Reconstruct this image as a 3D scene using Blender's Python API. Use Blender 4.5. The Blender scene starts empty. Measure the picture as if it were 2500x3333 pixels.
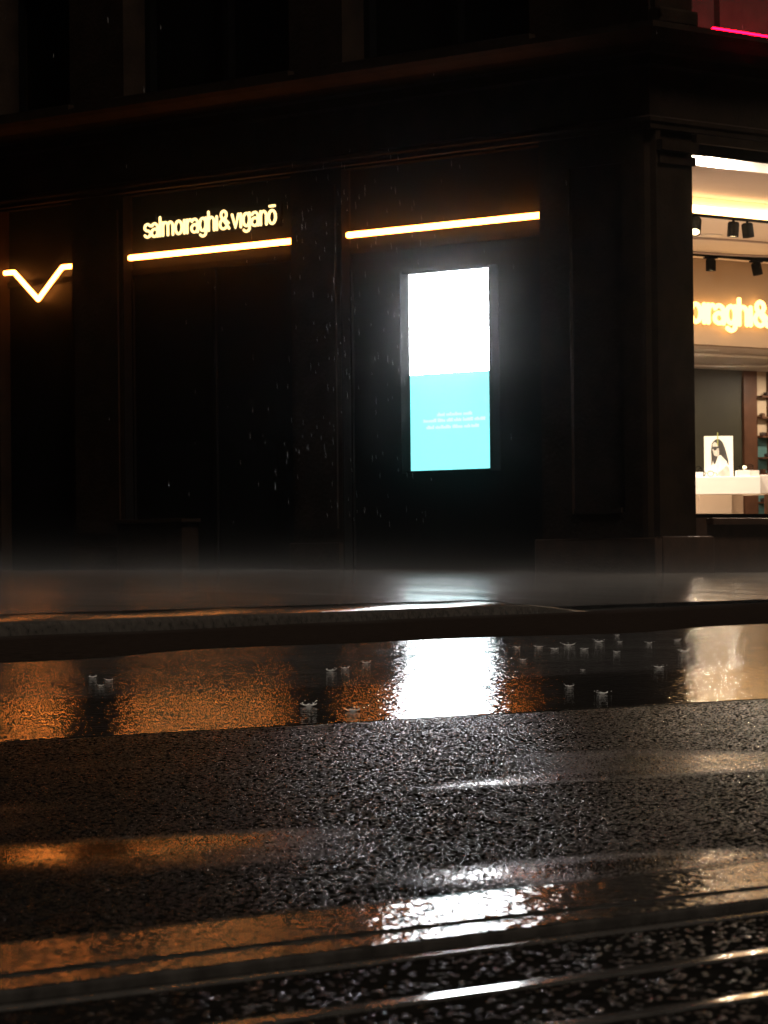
import bpy, bmesh, math, random
import numpy as np
from mathutils import Vector, Matrix, noise as mnoise
random.seed(7); rng = np.random.default_rng(7)
sc = bpy.context.scene
COL = sc.collection
R2 = math.sqrt(.5)
CX, CY = 2.085, 27.0          # the building's corner
MIST, HAZE, SKY, SUN = .022, .0005, .00001, 1.7

# ------------------------------------------------------------------ frames
def LF(s, q, z):   # left facade: s metres from the corner, q outward
    return Vector((CX - R2*s - R2*q, CY + R2*s - R2*q, z))
def RF(s, q, z):   # right facade: s metres from the corner, q inward
    return Vector((CX + R2*s - R2*q, CY + R2*s + R2*q, z))
def WF(x, y, z): return Vector((x, y, z))
def SF(w, t, z):   # street frame: w across (away from the viewer), t along
    return Vector((R2*(t - w), R2*(t + w), z))

# ------------------------------------------------------------------ materials
def mat(name):
    m = bpy.data.materials.new(name); m.use_nodes = True
    nt = m.node_tree; nt.nodes.clear()
    out = nt.nodes.new('ShaderNodeOutputMaterial')
    return m, nt, out
def N(nt, t, **kw):
    n = nt.nodes.new(t)
    for k, v in kw.items():
        if k in n.inputs: n.inputs[k].default_value = v
        else: setattr(n, k, v)
    return n
def pbsdf(nt, out, col=(.5,.5,.5), rough=.5, **kw):
    b = N(nt, 'ShaderNodeBsdfPrincipled')
    b.inputs['Base Color'].default_value = (*col, 1); b.inputs['Roughness'].default_value = rough
    for k, v in kw.items(): b.inputs[k].default_value = v
    nt.links.new(b.outputs[0], out.inputs[0]); return b
def coords(nt, scale=(1,1,1), rot=0):
    g = N(nt, 'ShaderNodeNewGeometry')
    mp = N(nt, 'ShaderNodeMapping'); mp.inputs['Scale'].default_value = scale; mp.inputs['Rotation'].default_value = (0,0,rot)
    nt.links.new(g.outputs['Position'], mp.inputs[0]); return mp.outputs[0]
def noise(nt, vec, scale, detail=2, rough=.5):
    n = N(nt, 'ShaderNodeTexNoise'); n.inputs['Scale'].default_value = scale; n.inputs['Detail'].default_value = detail
    n.inputs['Roughness'].default_value = rough
    nt.links.new(vec, n.inputs['Vector']); return n.outputs['Fac']
def ramp(nt, fac, stops):
    r = N(nt, 'ShaderNodeValToRGB'); e = r.color_ramp.elements
    while len(e) < len(stops): e.new(.5)
    for i, (p, c) in enumerate(stops):
        e[i].position = p; e[i].color = (*c, 1) if isinstance(c, tuple) else (c, c, c, 1)
    nt.links.new(fac, r.inputs[0]); return r.outputs[0]
def math_(nt, op, a, b):
    n = N(nt, 'ShaderNodeMath'); n.operation = op
    for i, v in enumerate((a, b)):
        if isinstance(v, (int, float)): n.inputs[i].default_value = v
        else: nt.links.new(v, n.inputs[i])
    return n.outputs[0]
def bump(nt, h, dist, strength=1, prev=None):
    b = N(nt, 'ShaderNodeBump'); b.inputs['Distance'].default_value = dist; b.inputs['Strength'].default_value = strength
    nt.links.new(h, b.inputs['Height'])
    if prev: nt.links.new(prev, b.inputs['Normal'])
    return b.outputs[0]

def simple(name, col, rough=.5, var=.25, scale=8, bmp=0, **kw):
    m, nt, out = mat(name); b = pbsdf(nt, out, col, rough, **kw)
    v = coords(nt); n = noise(nt, v, scale, 4)
    lo = tuple(c*(1-var) for c in col); hi = tuple(min(1, c*(1+var)) for c in col)
    nt.links.new(ramp(nt, n, [(.3, lo), (.7, hi)]), b.inputs['Base Color'])
    if bmp: nt.links.new(bump(nt, noise(nt, v, scale*6, 4), bmp), b.inputs['Normal'])
    return m
def emit(name, col, strength):
    m, nt, out = mat(name)
    e = N(nt, 'ShaderNodeEmission'); e.inputs[0].default_value = (*col, 1); e.inputs[1].default_value = strength
    nt.links.new(e.outputs[0], out.inputs[0]); return m

M = {}
M['stone'] = simple('dark_granite', (.013,.008,.005), .8, .35, 5, .004, **{'Specular IOR Level': .08})
M['stone_low'] = simple('plinth_granite', (.030,.016,.010), .45, .4, 9, .003)
M['black_glass'] = simple('black_shopfront_glass', (.004,.0045,.0045), .5, .2, 3, **{'Specular IOR Level': .06})
M['black_metal'] = simple('black_metal', (.007,.007,.007), .7, .2, 10, **{'Specular IOR Level': 0.0})
M['frame'] = simple('dark_window_frame', (.005,.005,.005), .7, .2, 10, **{'Specular IOR Level': 0.0})
M['housing'] = simple('dark_display_housing', (.0045,.0048,.0048), .8, .15, 10, **{'Specular IOR Level': 0.0})
M['cream'] = simple('cream_ceiling_paint', (.78,.70,.64), .7, .03, 2)
M['greige'] = simple('greige_ceiling_paint', (.40,.33,.31), .75, .04, 2)
M['tan'] = simple('tan_bulkhead_paint', (.40,.30,.21), .7, .05, 3)
M['olive'] = simple('dark_olive_wall_panel', (.05,.044,.024), .6, .12, 4)
M['brown'] = simple('brown_wood', (.12,.05,.025), .5, .25, 6)
M['floor'] = simple('shop_floor_wood', (.42,.31,.22), .4, .3, 6)
M['white'] = simple('white_lacquer', (.82,.79,.76), .35, .02, 4)
M['offwhite_shade'] = simple('off_white_side_shade', (.62,.55,.50), .5, .04, 4)  # darker copy of the white lacquer, shading of side faces in its colour
M['teal'] = simple('teal_shelf_back', (.10,.22,.22), .6, .15, 5)
M['pale'] = simple('pale_shelf_back', (.6,.47,.33), .6, .1, 5)
M['red_wall'] = simple('stone_above_ledge', (.045,.025,.022), .7, .25, 6, .003)
M['bar'] = emit('warm_led_tube', (1,.28,.045), 25)
M['letter'] = emit('warm_sign_letters', (1,.72,.29), 2.2)
M['letter_in'] = emit('warm_indoor_sign_letters', (1,.50,.14), 7)
M['strip'] = emit('warm_linear_lamp', (1,.58,.23), 12)
M['spotlens'] = emit('spot_lens', (1,.78,.45), 6)
M['pink'] = emit('magenta_led_strip', (1,.001,.012), 34)
M['screen_white'] = emit('display_white', (.94,.97,1), 38)
M['screen_cyan'] = emit('display_cyan', (.27,1,1.02), 1.45)
M['screen_text'] = emit('display_text', (.55,1,1.02), 1.4)
M['rod'] = emit('reflection_streak_glow', (.9,.75,.2), .8)  # glow for the reflection streak at the portrait
M['print_white'] = simple('print_paper', (.72,.69,.62), .6, .03, 10)
M['print_grey'] = simple('print_grey', (.33,.31,.28), .6, .15, 30)
M['print_skin'] = simple('print_skin_grey', (.48,.45,.40), .6, .08, 30)
M['print_dark'] = simple('print_dark', (.035,.03,.027), .6, .3, 30)
M['print_cloth'] = simple('print_cloth', (.7,.67,.6), .6, .1, 40)
M['steel'] = simple('wet_rail_steel', (.45,.43,.41), .10, .2, 30, 0, Metallic=.9)

# thin window glass
m, nt, out = mat('window_glass')
tr = N(nt, 'ShaderNodeBsdfTransparent'); gl = N(nt, 'ShaderNodeBsdfGlossy'); gl.inputs['Roughness'].default_value = .01
mx = N(nt, 'ShaderNodeMixShader')
tr.inputs[0].default_value = (.94,.95,.94,1)
mx.inputs[0].default_value = .05; nt.links.new(tr.outputs[0], mx.inputs[1]); nt.links.new(gl.outputs[0], mx.inputs[2]); nt.links.new(mx.outputs[0], out.inputs[0])
M['glass'] = m
# splash water
m, nt, out = mat('splash_water')
d_ = N(nt, 'ShaderNodeBsdfDiffuse'); d_.inputs[0].default_value = (.97,.98,.98,1)
t_ = N(nt, 'ShaderNodeBsdfTranslucent'); t_.inputs[0].default_value = (.97,.98,.98,1)
mx = N(nt, 'ShaderNodeMixShader'); mx.inputs[0].default_value = .5
nt.links.new(d_.outputs[0], mx.inputs[1]); nt.links.new(t_.outputs[0], mx.inputs[2]); nt.links.new(mx.outputs[0], out.inputs[0])
M['splash'] = m
m, nt, out = mat('rain_water')
b = pbsdf(nt, out, (.95,.97,.98), .1, **{'Transmission Weight': .5, 'IOR': 1.33})
M['rain'] = m

# ---- ground materials
def ground_mat(name, col, rough_lo, rough_hi, layers, rough_scale=1.2, stretch=(1,1,1), spec=.5):
    """layers: (noise scale, bump distance, detail)"""
    m, nt, out = mat(name); b = pbsdf(nt, out, col, .2, **{'Specular IOR Level': spec})
    v = coords(nt, rot=-math.pi/4); vs = coords(nt, stretch, rot=-math.pi/4)
    big = noise(nt, vs, rough_scale, 3)
    nt.links.new(ramp(nt, noise(nt, v, 30, 4), [(.3, tuple(c*.6 for c in col)), (.7, tuple(c*1.35 for c in col))]), b.inputs['Base Color'])
    rr = N(nt, 'ShaderNodeMapRange'); rr.inputs['From Min'].default_value = .35; rr.inputs['From Max'].default_value = .65
    rr.inputs['To Min'].default_value = rough_lo; rr.inputs['To Max'].default_value = rough_hi
    nt.links.new(big, rr.inputs[0]); nt.links.new(rr.outputs[0], b.inputs['Roughness'])
    prev = None
    for s, d, dt in layers:
        h = noise(nt, v, s, dt)
        prev = bump(nt, h, d, 1, prev)
    if prev: nt.links.new(prev, b.inputs['Normal'])
    return m
M['asphalt'] = ground_mat('wet_asphalt', (.007,.0065,.006), .05, .12, [], spec=.35)
nt = M['asphalt'].node_tree; bs = nt.nodes['Principled BSDF']
atn = N(nt, 'ShaderNodeAttribute'); atn.attribute_name = 'wet'
mr = N(nt, 'ShaderNodeMapRange'); mr.inputs['To Min'].default_value = .5; mr.inputs['To Max'].default_value = .10
nt.links.new(atn.outputs['Fac'], mr.inputs[0]); nt.links.new(mr.outputs[0], bs.inputs['Roughness'])
mr2 = N(nt, 'ShaderNodeMapRange'); mr2.inputs['To Min'].default_value = 0; mr2.inputs['To Max'].default_value = .5
nt.links.new(atn.outputs['Fac'], mr2.inputs[0]); nt.links.new(mr2.outputs[0], bs.inputs['Specular IOR Level'])
M['asphalt_far'] = ground_mat('wet_asphalt_coarse', (.008,.0075,.007), .3, .45, [(70,.004,2), (200,.0015,1)], spec=.02)
M['wet_lane'] = ground_mat('flooded_lane', (.02,.019,.018), .03, .065, [(5,.0012,2), (36,.0018,2), (95,.0004,2)], .8, (.5,2.2,1))
M['gutter'] = ground_mat('gutter_asphalt', (.015,.011,.009), .4, .55, [(3,.005,2), (30,.0022,2), (110,.0012,2)], spec=0)
M['strip_stone'] = ground_mat('wet_stone_strip', (.03,.028,.026), .06, .11, [(22,.0012,2), (50,.0026,2)])
M['track_bed'] = ground_mat('track_bed', (.012,.012,.012), .32, .5, [(60,.0012,2), (160,.0012,2)], spec=0)
M['pavement'] = ground_mat('wet_pavement', (.045,.04,.036), .115, .145, [(1.6,.008,2), (5,.0036,2), (25,.0006,2)], .9, (.35,2.5,1))
M['kerb'] = ground_mat('wet_kerb_granite', (.04,.035,.03), .08, .16, [(20,.002,2), (120,.001,2)])
M['soil'] = simple('plain_ground', (.03,.03,.03), .6, .2, 2)

# ------------------------------------------------------------------ mesh helpers
class MB:
    def __init__(self, F=WF): self.bm = bmesh.new(); self.F = F; self.mi = 0
    def face(self, pts):
        vs = [self.bm.verts.new(self.F(*p)) for p in pts]
        f = self.bm.faces.new(vs); f.material_index = self.mi; return f
    def box(self, a0, a1, b0, b1, z0, z1, bev=0):
        v = [self.bm.verts.new(self.F(a, b, z)) for z in (z0, z1) for b in (b0, b1) for a in (a0, a1)]
        fs = []
        for idx in ((0,1,3,2),(4,5,7,6),(0,1,5,4),(2,3,7,6),(0,2,6,4),(1,3,7,5)):
            f = self.bm.faces.new([v[i] for i in idx]); f.material_index = self.mi; fs.append(f)
        if bev:
            es = {e for f in fs for e in f.edges}
            bmesh.ops.bevel(self.bm, geom=list(es), offset=bev, segments=2, affect='EDGES', profile=.6)
        return self
    def extrude_profile(self, prof, a0, a1):
        """profile of (b, z) points run along the first coordinate"""
        A = [self.bm.verts.new(self.F(a0, b, z)) for b, z in prof]; B = [self.bm.verts.new(self.F(a1, b, z)) for b, z in prof]
        n = len(prof)
        for i in range(n):
            self.bm.faces.new((A[i], A[(i+1)%n], B[(i+1)%n], B[i])).material_index = self.mi
        self.bm.faces.new(A).material_index = self.mi; self.bm.faces.new(B).material_index = self.mi
        return self
    def tube(self, pts, r, seg=10, cap=True, squash=1.0):
        """round-ended tube through world-space points"""
        pts = [Vector(p) for p in pts]; n = len(pts); rings = []
        def dirn(i):
            if i == 0: return (pts[1]-pts[0]).normalized()
            if i == n-1: return (pts[-1]-pts[-2]).normalized()
            return ((pts[i+1]-pts[i]).normalized() + (pts[i]-pts[i-1]).normalized()).normalized()
        ref = Vector((0,0,1)) if abs(dirn(0).z) < .9 else Vector((R2,R2,0))
        seq = []
        if cap:
            d = dirn(0)
            for k in (0, 1, 2): a = k*math.pi/6; seq.append((pts[0]-d*r*math.cos(a), d, max(.05, math.sin(a))*r))
        for i in range(n): seq.append((pts[i], dirn(i), r))
        if cap:
            d = dirn(n-1)
            for k in (2, 1, 0): a = k*math.pi/6; seq.append((pts[-1]+d*r*math.cos(a), d, max(.05, math.sin(a))*r))
        x = None
        for p, d, rr in seq:
            if x is None: x = d.orthogonal().normalized()
            x = (x - d*x.dot(d)).normalized(); y = d.cross(x)
            rings.append([self.bm.verts.new(p + x*rr*math.cos(2*math.pi*k/seg) + y*rr*math.sin(2*math.pi*k/seg)) for k in range(seg)])
        for a, b in zip(rings, rings[1:]):
            for k in range(seg):
                f = self.bm.faces.new((a[k], a[(k+1)%seg], b[(k+1)%seg], b[k])); f.smooth = True; f.material_index = self.mi
        self.bm.faces.new(rings[0]).material_index = self.mi; self.bm.faces.new(rings[-1][::-1]).material_index = self.mi
        return self
    def lathe(self, prof, c, seg=20, axis=None):
        """profile of (r, h) about the vertical (or given axis) through c"""
        c = Vector(c); ax = Vector(axis or (0,0,1)).normalized(); x = ax.orthogonal().normalized(); y = ax.cross(x)
        rings = [[self.bm.verts.new(c + ax*h + (x*math.cos(2*math.pi*k/seg) + y*math.sin(2*math.pi*k/seg))*max(r, 1e-4)) for k in range(seg)] for r, h in prof]
        for a, b in zip(rings, rings[1:]):
            for k in range(seg):
                f = self.bm.faces.new((a[k], a[(k+1)%seg], b[(k+1)%seg], b[k])); f.smooth = True; f.material_index = self.mi
        self.bm.faces.new(rings[0]).material_index = self.mi; self.bm.faces.new(rings[-1]).material_index = self.mi
        return self
    def build(self, name, mats, parent=None):
        bmesh.ops.recalc_face_normals(self.bm, faces=self.bm.faces)
        me = bpy.data.meshes.new(name); self.bm.to_mesh(me); self.bm.free()
        for mm in (mats if isinstance(mats, (list, tuple)) else [mats]): me.materials.append(M[mm] if isinstance(mm, str) else mm)
        o = bpy.data.objects.new(name, me); COL.objects.link(o)
        if parent is not None:
            o.parent = parent
            if parent.parent is not None: pw = parent.parent.matrix_basis @ parent.matrix_parent_inverse @ parent.matrix_basis
            else: pw = parent.matrix_basis
            o.matrix_parent_inverse = pw.inverted()
        return o
def tag(o, label=None, cat=None, group=None, kind=None):
    for k, v in (('label', label), ('category', cat), ('group', group), ('kind', kind)):
        if v: o[k] = v
    return o
def thing(name, loc, label, cat, group=None):
    o = bpy.data.objects.new(name, None); COL.objects.link(o); o.location = loc; o.empty_display_size = .2
    return tag(o, label, cat, group)
def copy_tree(o, parent=None):
    c = o.copy(); COL.objects.link(c)
    if parent is not None: c.parent = parent
    for ch in list(o.children): copy_tree(ch, c)
    return c

# ------------------------------------------------------------------ camera
cam_d = bpy.data.cameras.new('camera'); cam = bpy.data.objects.new('camera', cam_d); COL.objects.link(cam)
cam_d.sensor_fit = 'HORIZONTAL'; cam_d.sensor_width = 24; cam_d.lens = 3500/768*24
cam_d.clip_start = .05; cam_d.clip_end = 600
HC = .35
cam.matrix_world = Matrix.Translation((0,0,HC)) @ Matrix.Rotation(math.pi/2 + math.atan(48/3500), 4, 'X') @ Matrix.Rotation(-.0105, 4, 'Z')
cam_d.dof.use_dof = True; cam_d.dof.focus_distance = 9.5; cam_d.dof.aperture_fstop = 24
sc.camera = cam

# ------------------------------------------------------------------ ground
LANE0, LANE1 = 5.385, 8.75
LANE_G = .017
LANE_TOP = .052
def kerb_y(x): return 16.56 + 1.6135*x
def lane_h(w):    # long profile of the flooded lane
    d = max(0, w - LANE0); z = .003
    for a, g in ((1.0,.028), (1.95,.0108), (9,.019)):
        k = min(d, a); z += k*g; d -= k
        if d <= 0: break
    return z
def far_w(t):   # ragged far edge of the flooded lane
    return 8.75 + .16*(t - 8.9) + .10*math.sin(t*1.7) + .05*math.sin(t*4.1+1)
def sheet(name, F, rows, matl, bevel=None):
    """rows: list of rows of points"""
    b = MB(F); V = [[b.bm.verts.new(F(*p)) for p in r] for r in rows]
    for r0, r1 in zip(V, V[1:]):
        for k in range(len(r0)-1):
            f = b.bm.faces.new((r0[k], r0[k+1], r1[k+1], r1[k])); f.smooth = True
    bmesh.ops.recalc_face_normals(b.bm, faces=b.bm.faces)
    if sum(f.normal.z*f.calc_area() for f in b.bm.faces) < 0: bmesh.ops.reverse_faces(b.bm, faces=b.bm.faces)
    me = bpy.data.meshes.new(name); b.bm.to_mesh(me); b.bm.free(); me.materials.append(M[matl])
    o = bpy.data.objects.new(name, me); COL.objects.link(o); o['kind'] = 'structure'; return o
T0, T1 = -40., 60.
ts = list(np.concatenate([np.linspace(T0, 0, 21), np.linspace(.25, 22, 88), np.linspace(23, T1, 20)]))
tag(MB().box(-250, 250, -120, 380, -.6, -.25).build('ground', 'soil'), kind='structure')

# near asphalt: real aggregate in a patch round the view, plain sheet beyond it
AW0, AW1 = 2.532, 5.387
def worley(px, py, cell, seed):
    gx = np.floor(px/cell).astype(np.int64); gy = np.floor(py/cell).astype(np.int64)
    f1 = np.full(px.shape, 9., np.float32); idh = np.zeros(px.shape, np.float32); tl = np.zeros(px.shape, np.float32)
    for dx in (-1,0,1):
        for dy in (-1,0,1):
            ix, iy = gx+dx, gy+dy
            hsh = (ix*73856093) ^ (iy*19349663) ^ (seed*83492791)
            hsh = (hsh ^ (hsh >> 13)) * 1274126177; hsh = hsh ^ (hsh >> 16)
            r1 = (hsh & 1023)/1023.; r2 = ((hsh >> 10) & 1023)/1023.; r3 = ((hsh >> 20) & 1023)/1023.
            ox = (ix + .15 + .7*r1)*cell - px; oy = (iy + .15 + .7*r2)*cell - py
            d = np.hypot(ox, oy)/cell/(.75+.5*r3)
            mk = d < f1
            f1 = np.where(mk, d, f1); idh = np.where(mk, r3, idh)
            h4 = ((hsh * 40503) >> 7) & 2047; h5 = ((hsh * 30011) >> 9) & 2047
            tl = np.where(mk, ox*(h4/2047.-.5) + oy*(h5/2047.-.5), tl)
    return f1, idh, tl
def vnoise(px, py, cell, seed):
    gx = np.floor(px/cell); gy = np.floor(py/cell); fx = px/cell-gx; fy = py/cell-gy
    fx = fx*fx*(3-2*fx); fy = fy*fy*(3-2*fy)
    def hv(ix, iy):
        hsh = (ix.astype(np.int64)*73856093) ^ (iy.astype(np.int64)*19349663) ^ (seed*83492791)
        hsh = (hsh ^ (hsh >> 13)) * 1274126177; hsh = hsh ^ (hsh >> 16)
        return (hsh & 4095)/4095.
    return (hv(gx,gy)*(1-fx)+hv(gx+1,gy)*fx)*(1-fy) + (hv(gx,gy+1)*(1-fx)+hv(gx+1,gy+1)*fx)*fy
def grid_mesh(name, W, K, Z, matl, skew):
    nw, nk = W.shape
    T = K
    X = R2*(T-W); Y = R2*(T+W)
    co = np.stack([X, Y, Z], -1).reshape(-1, 3).astype(np.float32)
    i = np.arange(nw*nk).reshape(nw, nk)
    q = np.stack([i[:-1,:-1], i[:-1,1:], i[1:,1:], i[1:,:-1]], -1).reshape(-1)
    nf = (nw-1)*(nk-1)
    me = bpy.data.meshes.new(name)
    me.vertices.add(nw*nk); me.vertices.foreach_set('co', co.ravel())
    me.loops.add(nf*4); me.loops.foreach_set('vertex_index', q.astype(np.int32))
    me.polygons.add(nf); me.polygons.foreach_set('loop_start', np.arange(0, nf*4, 4, dtype=np.int32))
    me.polygons.foreach_set('use_smooth', np.ones(nf, bool))
    me.update(calc_edges=True); me.validate()
    if me.polygons[0].normal.z < 0: me.flip_normals()
    me.materials.append(M[matl])
    o = bpy.data.objects.new(name, me); COL.objects.link(o); return o
def aggregate(name, w0, w1, nw, k0, k1, nk, zoff, wet_share, pools):
    """a patch of wet aggregate: matte matrix, smooth wet stone tops, a little standing water"""
    Wg, Kg = np.meshgrid(np.geomspace(w0, w1, nw), np.linspace(k0, k1, nk), indexing='ij'); Tg = Wg*Kg
    f1, idh, tl1 = worley(Wg, Tg, .0035, 3)
    f2, idh2, tl2 = worley(Wg, Tg, .0054, 5)
    base = np.clip(1-(f1/.8)**2, 0, 1)*(.3+.9*idh)*.0005
    isw = (idh2 > wet_share) & (f2 < .40)
    tops = np.where(isw, np.clip(1-(f2/.40)**2, 0, 1)*(.3+.6*idh2)*.0006 + tl2*.50 + .0004, 0)
    peb = np.maximum(base, tops)
    lowf = vnoise(Wg, Tg, .9, 1)*.6 + vnoise(Wg*1.6, Tg*.45, .35, 2)*.4          # where water stands
    level = np.clip(.0040*(lowf-.68), 0, .0007)*pools
    ripple = (vnoise(Wg, Tg, .03, 8)-.5)*.0003*pools
    und = (vnoise(Wg, Tg, .35, 4)-.5)*.003 + (vnoise(Wg, Tg*.4, .16, 9)-.5)*.0016
    Zg = np.maximum(peb, level + ripple) + und*pools
    edge = np.minimum(np.clip((Wg-w0)/.03, 0, 1), np.clip((w1-Wg)/.03, 0, 1))
    o = grid_mesh(name, Wg, Tg, zoff + Zg*edge, 'asphalt', None)
    wet = np.where(isw & (tops >= base), np.clip((.40-f2)/.10, 0, 1), 0)
    wet = np.maximum(wet, np.clip((level - peb)/.0003, 0, 1))
    at = o.data.attributes.new('wet', 'FLOAT', 'POINT'); at.data.foreach_set('value', wet.ravel().astype(np.float32))
    o['kind'] = 'structure'; return o
k0, k1 = .75, 1.34
asph = aggregate('asphalt_lane', AW0, AW1, 1650, k0, k1, 1700, .0005, .64, 1)
aggregate('track_bed', 1.55, 2.196, 420, .72, 1.36, 1300, -.0006, .86, 0)
# plain sheets of the same lane either side of the modelled patch, joined into the same object
bm = bmesh.new(); bm.from_mesh(asph.data)
for (ta0, ta1) in (((T0, T0), (AW0*k0, AW1*k0)), ((AW0*k1, AW1*k1), (T1, T1))):
    n = 40
    rows = []
    for j in range(n+1):
        w = AW0 + (AW1-AW0)*j/n
        a = ta0[0]+(ta0[1]-ta0[0])*j/n; b_ = ta1[0]+(ta1[1]-ta1[0])*j/n
        rows.append([bm.verts.new(SF(w, a+(b_-a)*i/60, -.001)) for i in range(61)])
    for r0, r1 in zip(rows, rows[1:]):
        for i in range(60):
            f = bm.faces.new((r0[i], r1[i], r1[i+1], r0[i+1])); f.material_index = 1; f.smooth = True
            f.normal_update()
            if f.normal.z < 0: f.normal_flip()
bm.to_mesh(asph.data); bm.free(); asph.data.materials.append(M['asphalt_far']); asph['kind'] = 'structure'

# flooded lane: a slab with a lip at its near edge, rising gently towards the kerb
rows = []
for j, (dw, dz) in enumerate([(0,-.02), (0,.0012), (.002,.0021), (.008,.0026), (.03,.003)]):
    rows.append([(LANE0+dw+.003*math.sin(t*2.3)+.0015*math.sin(t*9), t, dz) for t in ts])
for j in range(1, 25):
    u = j/24
    r = []
    for t in ts:
        wf = far_w(max(0, min(22, t)))
        w = LANE0 + .03 + (wf-LANE0-.03)*u
        r.append((w, t, lane_h(w)))
    rows.append(r)
sheet('flooded_lane', SF, rows, 'wet_lane')
# gutter asphalt from the lane's far edge to the kerb
rows = []
for j in range(13):
    u = j/12; r = []
    for t in ts:
        w0 = far_w(max(0, min(22, t)))
        # kerb line in street frame: y = 16.56+1.6135 x
        # x=(t-w)/√2, y=(t+w)/√2 -> w(1+1.6135)=16.56√2 + t(1.6135-1)
        w1 = (16.56*math.sqrt(2) + .6135*t)/2.6135
        w = w0-.02 + (max(w1+.05, w0+.1)-w0+.02)*u
        r.append((w, t, lane_h(w0) - .002 - .004*math.sin(math.pi*u)*(1-u) ))
    rows.append(r)
sheet('gutter', SF, rows, 'gutter')

# near strip of worn stone, and the tram-track bed
def strip_sheet(name, w0, w1, z, matl, nw_=10, lip=.004, tilt=-.02):
    rows = [[(w0, t, z-.02) for t in ts], [(w0, t, z-lip+tilt*(w0-w1)) for t in ts]]
    for j in range(nw_+1):
        w = w0+.002+(w1-w0-.004)*j/nw_
        rows.append([(w, t, z + tilt*(w-w1)) for t in ts])
    rows += [[(w1, t, z-lip) for t in ts], [(w1, t, z-.02) for t in ts]]
    return sheet(name, SF, rows, matl)
strip_sheet('stone_strip', 2.2905, 2.534, .002, 'strip_stone', lip=.002)
strip_sheet('narrow_stone_strip', 2.205, 2.2855, .0066, 'strip_stone')
rows = [[(w, t, -.0012) for t in ts] for w in np.linspace(.2, 2.2, 30)]
sheet('track_base', SF, rows, 'track_bed')
rows = [[(w, t, -.024) for t in ts] for w in (-40, -10, -3, 0, .22)]
sheet('road', SF, rows, 'asphalt_far')
def rail(w0, w1, label, lip=None):
    t = thing('tram_rail', SF((w0+w1)/2, 2.3, 0), label, 'rail')
    def head(name, a, c, z):
        pr = [(a, -.012), (a, z-.001), (a+.001, z)] + [(a+.001+(c-a-.002)*u, z-.036*(c-a)*u-.00008*(2*u-1)**2) for u in [i/8 for i in range(1,8)]] + [(c-.001, z-.036*(c-a)), (c, z-.036*(c-a)-.001), (c, -.012)]
        o = sheet(name, SF, [[(w, x, zz) for x in ts] for w, zz in pr], 'steel')
        del o['kind']; o.parent = t; o.matrix_parent_inverse = t.matrix_basis.inverted()
    head('rail_head', w0, w1, .0022)
    if lip: head('guard_lip', *lip, .0012)
rail(2.155, 2.178, 'thin steel rail edge closest to the bright stone strip')
rail(1.938, 1.972, 'steel rail head catching the white screen reflection at the bottom')
rail(1.752, 1.778, 'steel rail in the lower right corner, nearest the camera')

# kerb and pavement
def kz(x):  # kerb top above road: full height at left, dropped at right
    if x < .7: return .074
    if x > 1.15: return .014
    u = (x-.7)/.45; return .074 + (.014-.074)*(u*u*(3-2*u))
KB = .006 + LANE_TOP
kd = Vector((1, 1.6135, 0)).normalized(); kn = Vector((-kd.y, kd.x, 0))
xs = list(np.concatenate([np.linspace(-9, -2, 15), np.linspace(-1.9, 4, 119), np.linspace(4.3, 14, 20)]))
rows = []
for dd, zz in ((0,-.05),(.004,.5),(.012,.70),(.03,.79),(.16,.92),(.285,1.04),(.292,.98),(.292,.6)):
    r = []
    for x in xs:
        p = Vector((x, kerb_y(x), 0)) + kn*dd
        r.append((p.x, p.y, KB + kz(x)*zz + .002*math.sin(x*9)*(zz > .9)))
    rows.append(r)
sheet('kerb', WF, rows, 'kerb')
rows = []
for j in range(60):
    d = .296 + 26*(j/59)**1.5
    r = []
    for x in xs:
        p = Vector((x, kerb_y(x), 0)) + kn*d*1.0
        z = KB + kz(x)*1.0*math.exp(-d*.8) + .074*(1-math.exp(-d*.8)) + .165*math.tanh(d*.031/.165)
        r.append((p.x, p.y, z))
    rows.append(r)
sheet('pavement', WF, rows, 'pavement')

# ------------------------------------------------------------------ building
B0 = LF(0, 0, .2)
bld = thing('corner_building', B0, 'dark stone corner building with black shopfront bays and one lit shop window', 'building')
def part(b, name, m, parent=bld): return b.build(name, m, parent)
OPT = 3.66; TOP = 9.0; DEEP = -.6
# left facade (q outward)
def pillar(s0, s1, jamb=.0):
    b = MB(LF); b.box(s0, s1, DEEP, 0, -.1, 3.66); b.box(s0+.05, s1-.05, 0, .018, .62, 3.52); b.box(s0-.0, s1+.0, 0, .05, -.1, .5, .008)
    return part(b, 'pillar', 'stone')
pillar(3.435, 4.04); pillar(6.24, 6.945); pillar(9.15, 9.8)
# corner pier with a recessed panel, shared by both fronts
b = MB(LF)
b.box(.09, 1.14, DEEP, 0, -.1, 3.66)
b.box(.09, .27, 0, .03, .5, 3.66); b.box(.82, 1.14, 0, .03, .5, 3.66); b.box(.27, .82, 0, .03, .5, .70); b.box(.27, .82, 0, .03, 3.42, 3.66)
b.box(.30, .79, 0, .045, .70, .74)
part(b, 'corner_pier', 'stone')
b = MB(RF); b.box(.09, .5, -.0, .42, -.1, 3.66); b.box(.09, .46, -.03, 0, .5, 3.4); b.box(.06, .49, -.05, 0, 3.4, 3.47); b.box(.05, .492, -.08, 0, 3.5, 3.58)
part(b, 'window_pier', 'stone')
b = MB(LF); b.box(-.08, 1.18, 0.0, .085, -.1, .50, .012)
part(b, 'plinth', 'stone_low')
b = MB(RF); b.box(.0, .62, -.085, -.001, -.1, .51, .012); part(b, 'plinth', 'stone_low')
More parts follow.
